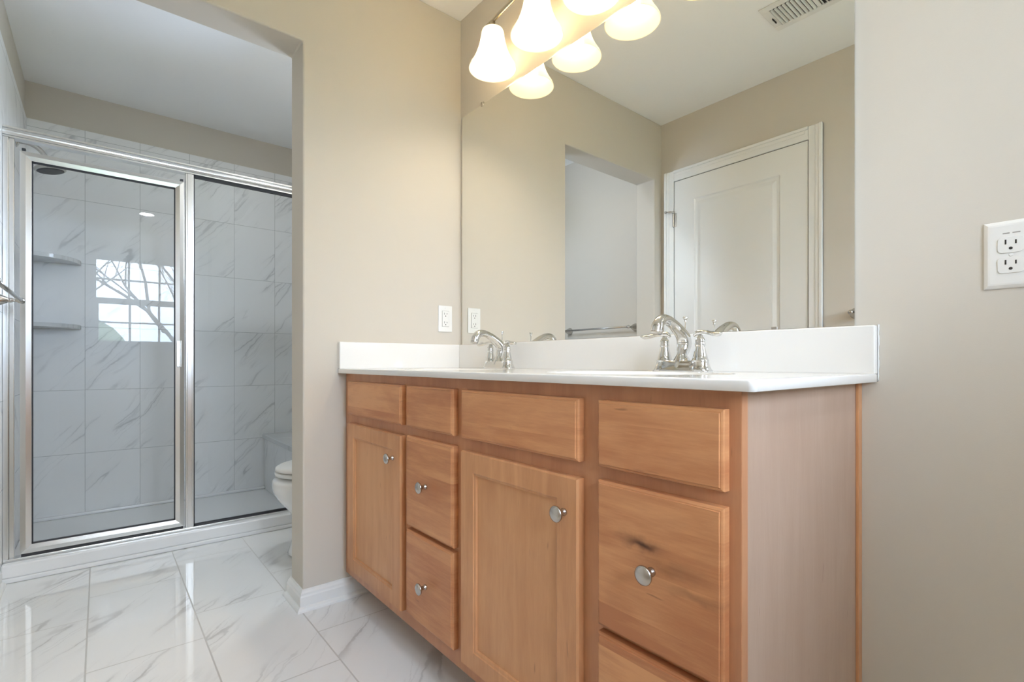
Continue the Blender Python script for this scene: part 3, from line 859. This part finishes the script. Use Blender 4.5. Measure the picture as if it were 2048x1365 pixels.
# glass enclosure
en = thing('shower_enclosure', 'framed glass shower enclosure with a hinged door and a fixed panel', 'shower enclosure', (-1.03, -.79, .076))
DX = -1.04
ye0, ye1 = YW+.0085, -.0085
bm = bmesh.new(); bx(bm, DX-.018, DX+.018, ye0, ye1, 1.835, 1.868)
bx(bm, DX-.022, DX+.022, ye0, ye1, 1.868, 1.874); bx(bm, DX-.022, DX+.022, ye0, ye1, 1.829, 1.835)
hr = tube([(DX+.012, ye0, 1.8515), (DX+.012, ye1, 1.8515)], .0165, 20, bm)
obj('header_rail', hr, M['alu'], en)
bm = bmesh.new(); bx(bm, DX-.016, DX+.020, ye0, ye0+.018, .078, 1.829); bx(bm, DX-.010, DX+.012, ye0+.018, ye0+.034, .078, 1.829)
obj('wall_jamb', bm, M['alu'], en, bev=.002)
obj('sill_track', box(DX-.022, DX+.026, ye0+.0, ye1, .0765, .088), M['alu'], en, bev=.003)
bm = bmesh.new(); bx(bm, DX-.018, DX+.016, -.931, -.897, .088, 1.829)
bx(bm, DX+.016, DX+.0195, -.924, -.904, .088, 1.829)
obj('divider_post', bm, M['alu'], en, bev=.002)
obj('far_jamb', box(DX-.014, DX+.014, ye1-.02, ye1, .088, 1.829), M['alu'], en, bev=.002)
fp = obj('fixed_glass', box(DX-.002, DX+.002, -.897, ye1-.02, .088, 1.829), M['glass'], en)
bm = bmesh.new()
for a in ((-.897, -.892, .088, 1.829), (-.897, ye1-.02, .088, .096), (-.897, ye1-.02, 1.817, 1.829)):
    bx(bm, DX-.006, DX+.008, *a)
obj('glazing_seal', bm, M['seal'], fp)
# door leaf
y0, y1, z0, z1, w = -1.513, -.937, .098, 1.784, .036
bm = bmesh.new()
def leaf_ring(bm, y0, y1, z0, z1, w, xa, xb):
    O = [(y0,z0),(y1,z0),(y1,z1),(y0,z1)]; I = [(y0+w,z0+w),(y1-w,z0+w),(y1-w,z1-w),(y0+w,z1-w)]
    # front bulges a little: outer edge, mid crown, inner edge
    Mi = [((o[0]+i[0])/2, (o[1]+i[1])/2) for o, i in zip(O, I)]
    rings = [[bm.verts.new((x, *p)) for p in L] for x, L in ((xa, O), (xb-.003, O), (xb, Mi), (xb-.004, I), (xa, I))]
    rings.append(rings[0])
    for a, b in zip(rings, rings[1:]):
        for k in range(4): bm.faces.new((a[k], a[(k+1)%4], b[(k+1)%4], b[k]))
leaf_ring(bm, y0, y1, z0, z1, w, DX-.010, DX+.018)
dl_ = obj('door_frame', bm, M['alu'], en, bev=.001)
obj('door_glass', box(DX-.002, DX+.002, y0+w-.004, y1-w+.004, z0+w-.004, z1-w+.004), M['glass'], dl_)
bm = bmesh.new()
for a in ((y0+w, y0+w+.004, z0+w, z1-w), (y1-w-.004, y1-w, z0+w, z1-w), (y0+w, y1-w, z0+w, z0+w+.004), (y0+w, y1-w, z1-w-.005, z1-w)):
    bx(bm, DX-.004, DX+.007, *a)
obj('glazing_seal', bm, M['seal'], dl_)
bm = bmesh.new(); bx(bm, DX+.018, DX+.024, -.968, -.950, .878, 1.005); bx(bm, DX+.024, DX+.050, -.955, -.951, .878, 1.005)
h_ = obj('door_pull', bm, M['alu'], dl_, bev=.0015)
obj('drip_rail', box(DX-.004, DX+.012, y0+.004, y1-.004, .0885, .098), M['seal'], dl_)
for y in (y0+.012, y1-.010):
    obj('corner_block', box(DX-.004, DX+.014, y-.006, y+.006, z1, z1+.012), M['seal'], dl_)

# ------------------------------------------------------------------ toilet
to = thing('toilet', 'white toilet just behind the doorway wall beside the shower', 'toilet', (-.55, -.30, 0))
TXc = -.55
def loft(secs, n=40, cap=True):
    """secs: (z, y front, y back, half width, exponent)"""
    bm = bmesh.new(); prev = None
    for z, yf_, yb_, hw_, ex in secs:
        yc = (yf_+yb_)/2; hl = (yb_-yf_)/2; V = []
        for k in range(n):
            a = 2*PI*k/n; c, s = math.cos(a), math.sin(a)
            x = hw_*(abs(c)**ex)*(1 if c >= 0 else -1)
            y = hl*(abs(s)**ex)*(1 if s >= 0 else -1)
            if s > 0: x = x*(1-.12*s)
            V.append(bm.verts.new((TXc+x, yc+y, z)))
        if prev:
            for k in range(n): bm.faces.new((prev[k], prev[(k+1)%n], V[(k+1)%n], V[k]))
        else: bm.faces.new(list(reversed(V)))
        prev = V
    bm.faces.new(prev)
    return bm
obj('bowl', loft([(0.0,-.585,-.12,.115,.85),(.012,-.587,-.12,.117,.85),(.03,-.578,-.12,.108,.85),(.09,-.560,-.12,.100,.9),(.15,-.556,-.12,.100,.9),(.19,-.566,-.12,.112,.95),(.225,-.592,-.12,.136,1),(.26,-.624,-.14,.160,1),(.295,-.646,-.15,.175,1),(.33,-.654,-.15,.182,1),(.36,-.650,-.15,.184,1),(.374,-.644,-.15,.182,1)]), M['porcelain'], to, smooth=True, sub=1)
obj('seat', loft([(.376,-.628,-.19,.172,1),(.379,-.638,-.185,.180,1),(.392,-.640,-.185,.181,1),(.395,-.634,-.19,.176,1)]), M['plastic'], to, smooth=True)
obj('lid', loft([(.3985,-.630,-.19,.172,1),(.402,-.638,-.185,.180,1),(.413,-.636,-.185,.179,1),(.421,-.622,-.19,.168,1),(.425,-.585,-.21,.13,1),(.427,-.5,-.27,.06,1)]), M['plastic'], to, smooth=True)
obj('tank', box(TXc-.215, TXc+.215, -.205, -.014, .37, .72), M['porcelain'], to, bev=.022, seg=4, smooth=True)
obj('tank_lid', box(TXc-.225, TXc+.225, -.215, -.006, .721, .755), M['porcelain'], to, bev=.012, seg=4, smooth=True)
obj('flush_lever', tube([(TXc-.15,-.209,.67),(TXc-.15,-.222,.67),(TXc-.08,-.226,.665)], .006, 10), M['chrome'], to, smooth=True)
obj('neck', box(TXc-.11, TXc+.11, -.21, -.06, .001, .368), M['porcelain'], to, bev=.02, seg=3, smooth=True)

# ------------------------------------------------------------------ outside the window
M['grass'] = plain('lawn_green', (.15,.17,.09), .9, bump=.6, bscale=40)
M['bark'] = plain('grey_bark', (.09,.08,.07), .85, bump=.4, bscale=60)
M['leaf'] = plain('hedge_leaf', (.14,.20,.10), .7)
struct(obj('ground_outside', box(XR+.3, 60, -40, 40, -3.1, -3.0), M['grass']), 'green lawn outside the window', 'ground')
random.seed(11)
def tree(x, y, h, r, label):
    bm = bmesh.new()
    def br(p, d, L, r0, lev):
        q = p + d*L
        mid = p + d*L*.5 + Vector((random.uniform(-1,1), random.uniform(-1,1), 0))*L*.04
        tube([p, mid, q], [r0, r0*.82, r0*.64], 6 if lev < 2 else 4, bm)
        if lev >= 6: return
        for k in range(3 if lev < 4 else 2):
            a = Vector((random.uniform(-1,1), random.uniform(-1,1), random.uniform(-.1,.7)))
            nd = (d*1.0 + a*.75).normalized()
            br(q if k else p+d*L*.7, nd, L*random.uniform(.62,.84), r0*.57, lev+1)
    br(Vector((x, y, -3.0)), Vector((0,0,1)), h*.34, r, 0)
    tag(obj('bare_tree', bm, M['bark']), label, 'tree', 'bare trees outside the window')
tree(9.5, 2.6, 7.5, .11, 'bare tree outside the window, nearest the glass')
tree(12.0, -3.4, 9.0, .12, 'bare tree outside the window, standing left of the nearest tree')
tree(14.5, 9.5, 9.5, .12, 'bare tree outside the window, farthest right')
tree(15.0, 1.2, 10, .14, 'bare tree outside the window, farthest back in the middle')
def shrub(x, y, r, h, label):
    bm = bmesh.new()
    bmesh.ops.create_icosphere(bm, subdivisions=4, radius=1)
    for q in bm.verts:
        n_ = noise.noise(q.co*2.3+Vector((x,y,0)))*.22 + noise.noise(q.co*7+Vector((y,x,0)))*.12
        q.co = Vector((x+q.co.x*r*(1+n_), y+q.co.y*r*(1+n_), -3+max(0,(q.co.z+.75))*h/1.75*(1+n_)))
    tag(obj('shrub', bm, M['leaf'], smooth=False), label, 'shrub', 'green shrubs outside the window')
for k, (x, y, r, h) in enumerate(((21, -9.5, 3.2, 4.6), (21, -2.2, 3.3, 5.0), (21, 5.2, 3.3, 4.5), (22, 13, 3.2, 4.9))):
    shrub(x, y, r, h, ['leftmost green shrub on the lawn beyond the window', 'second green shrub from the left on the lawn beyond the window', 'third green shrub from the left on the lawn beyond the window', 'rightmost green shrub on the lawn beyond the window'][k])
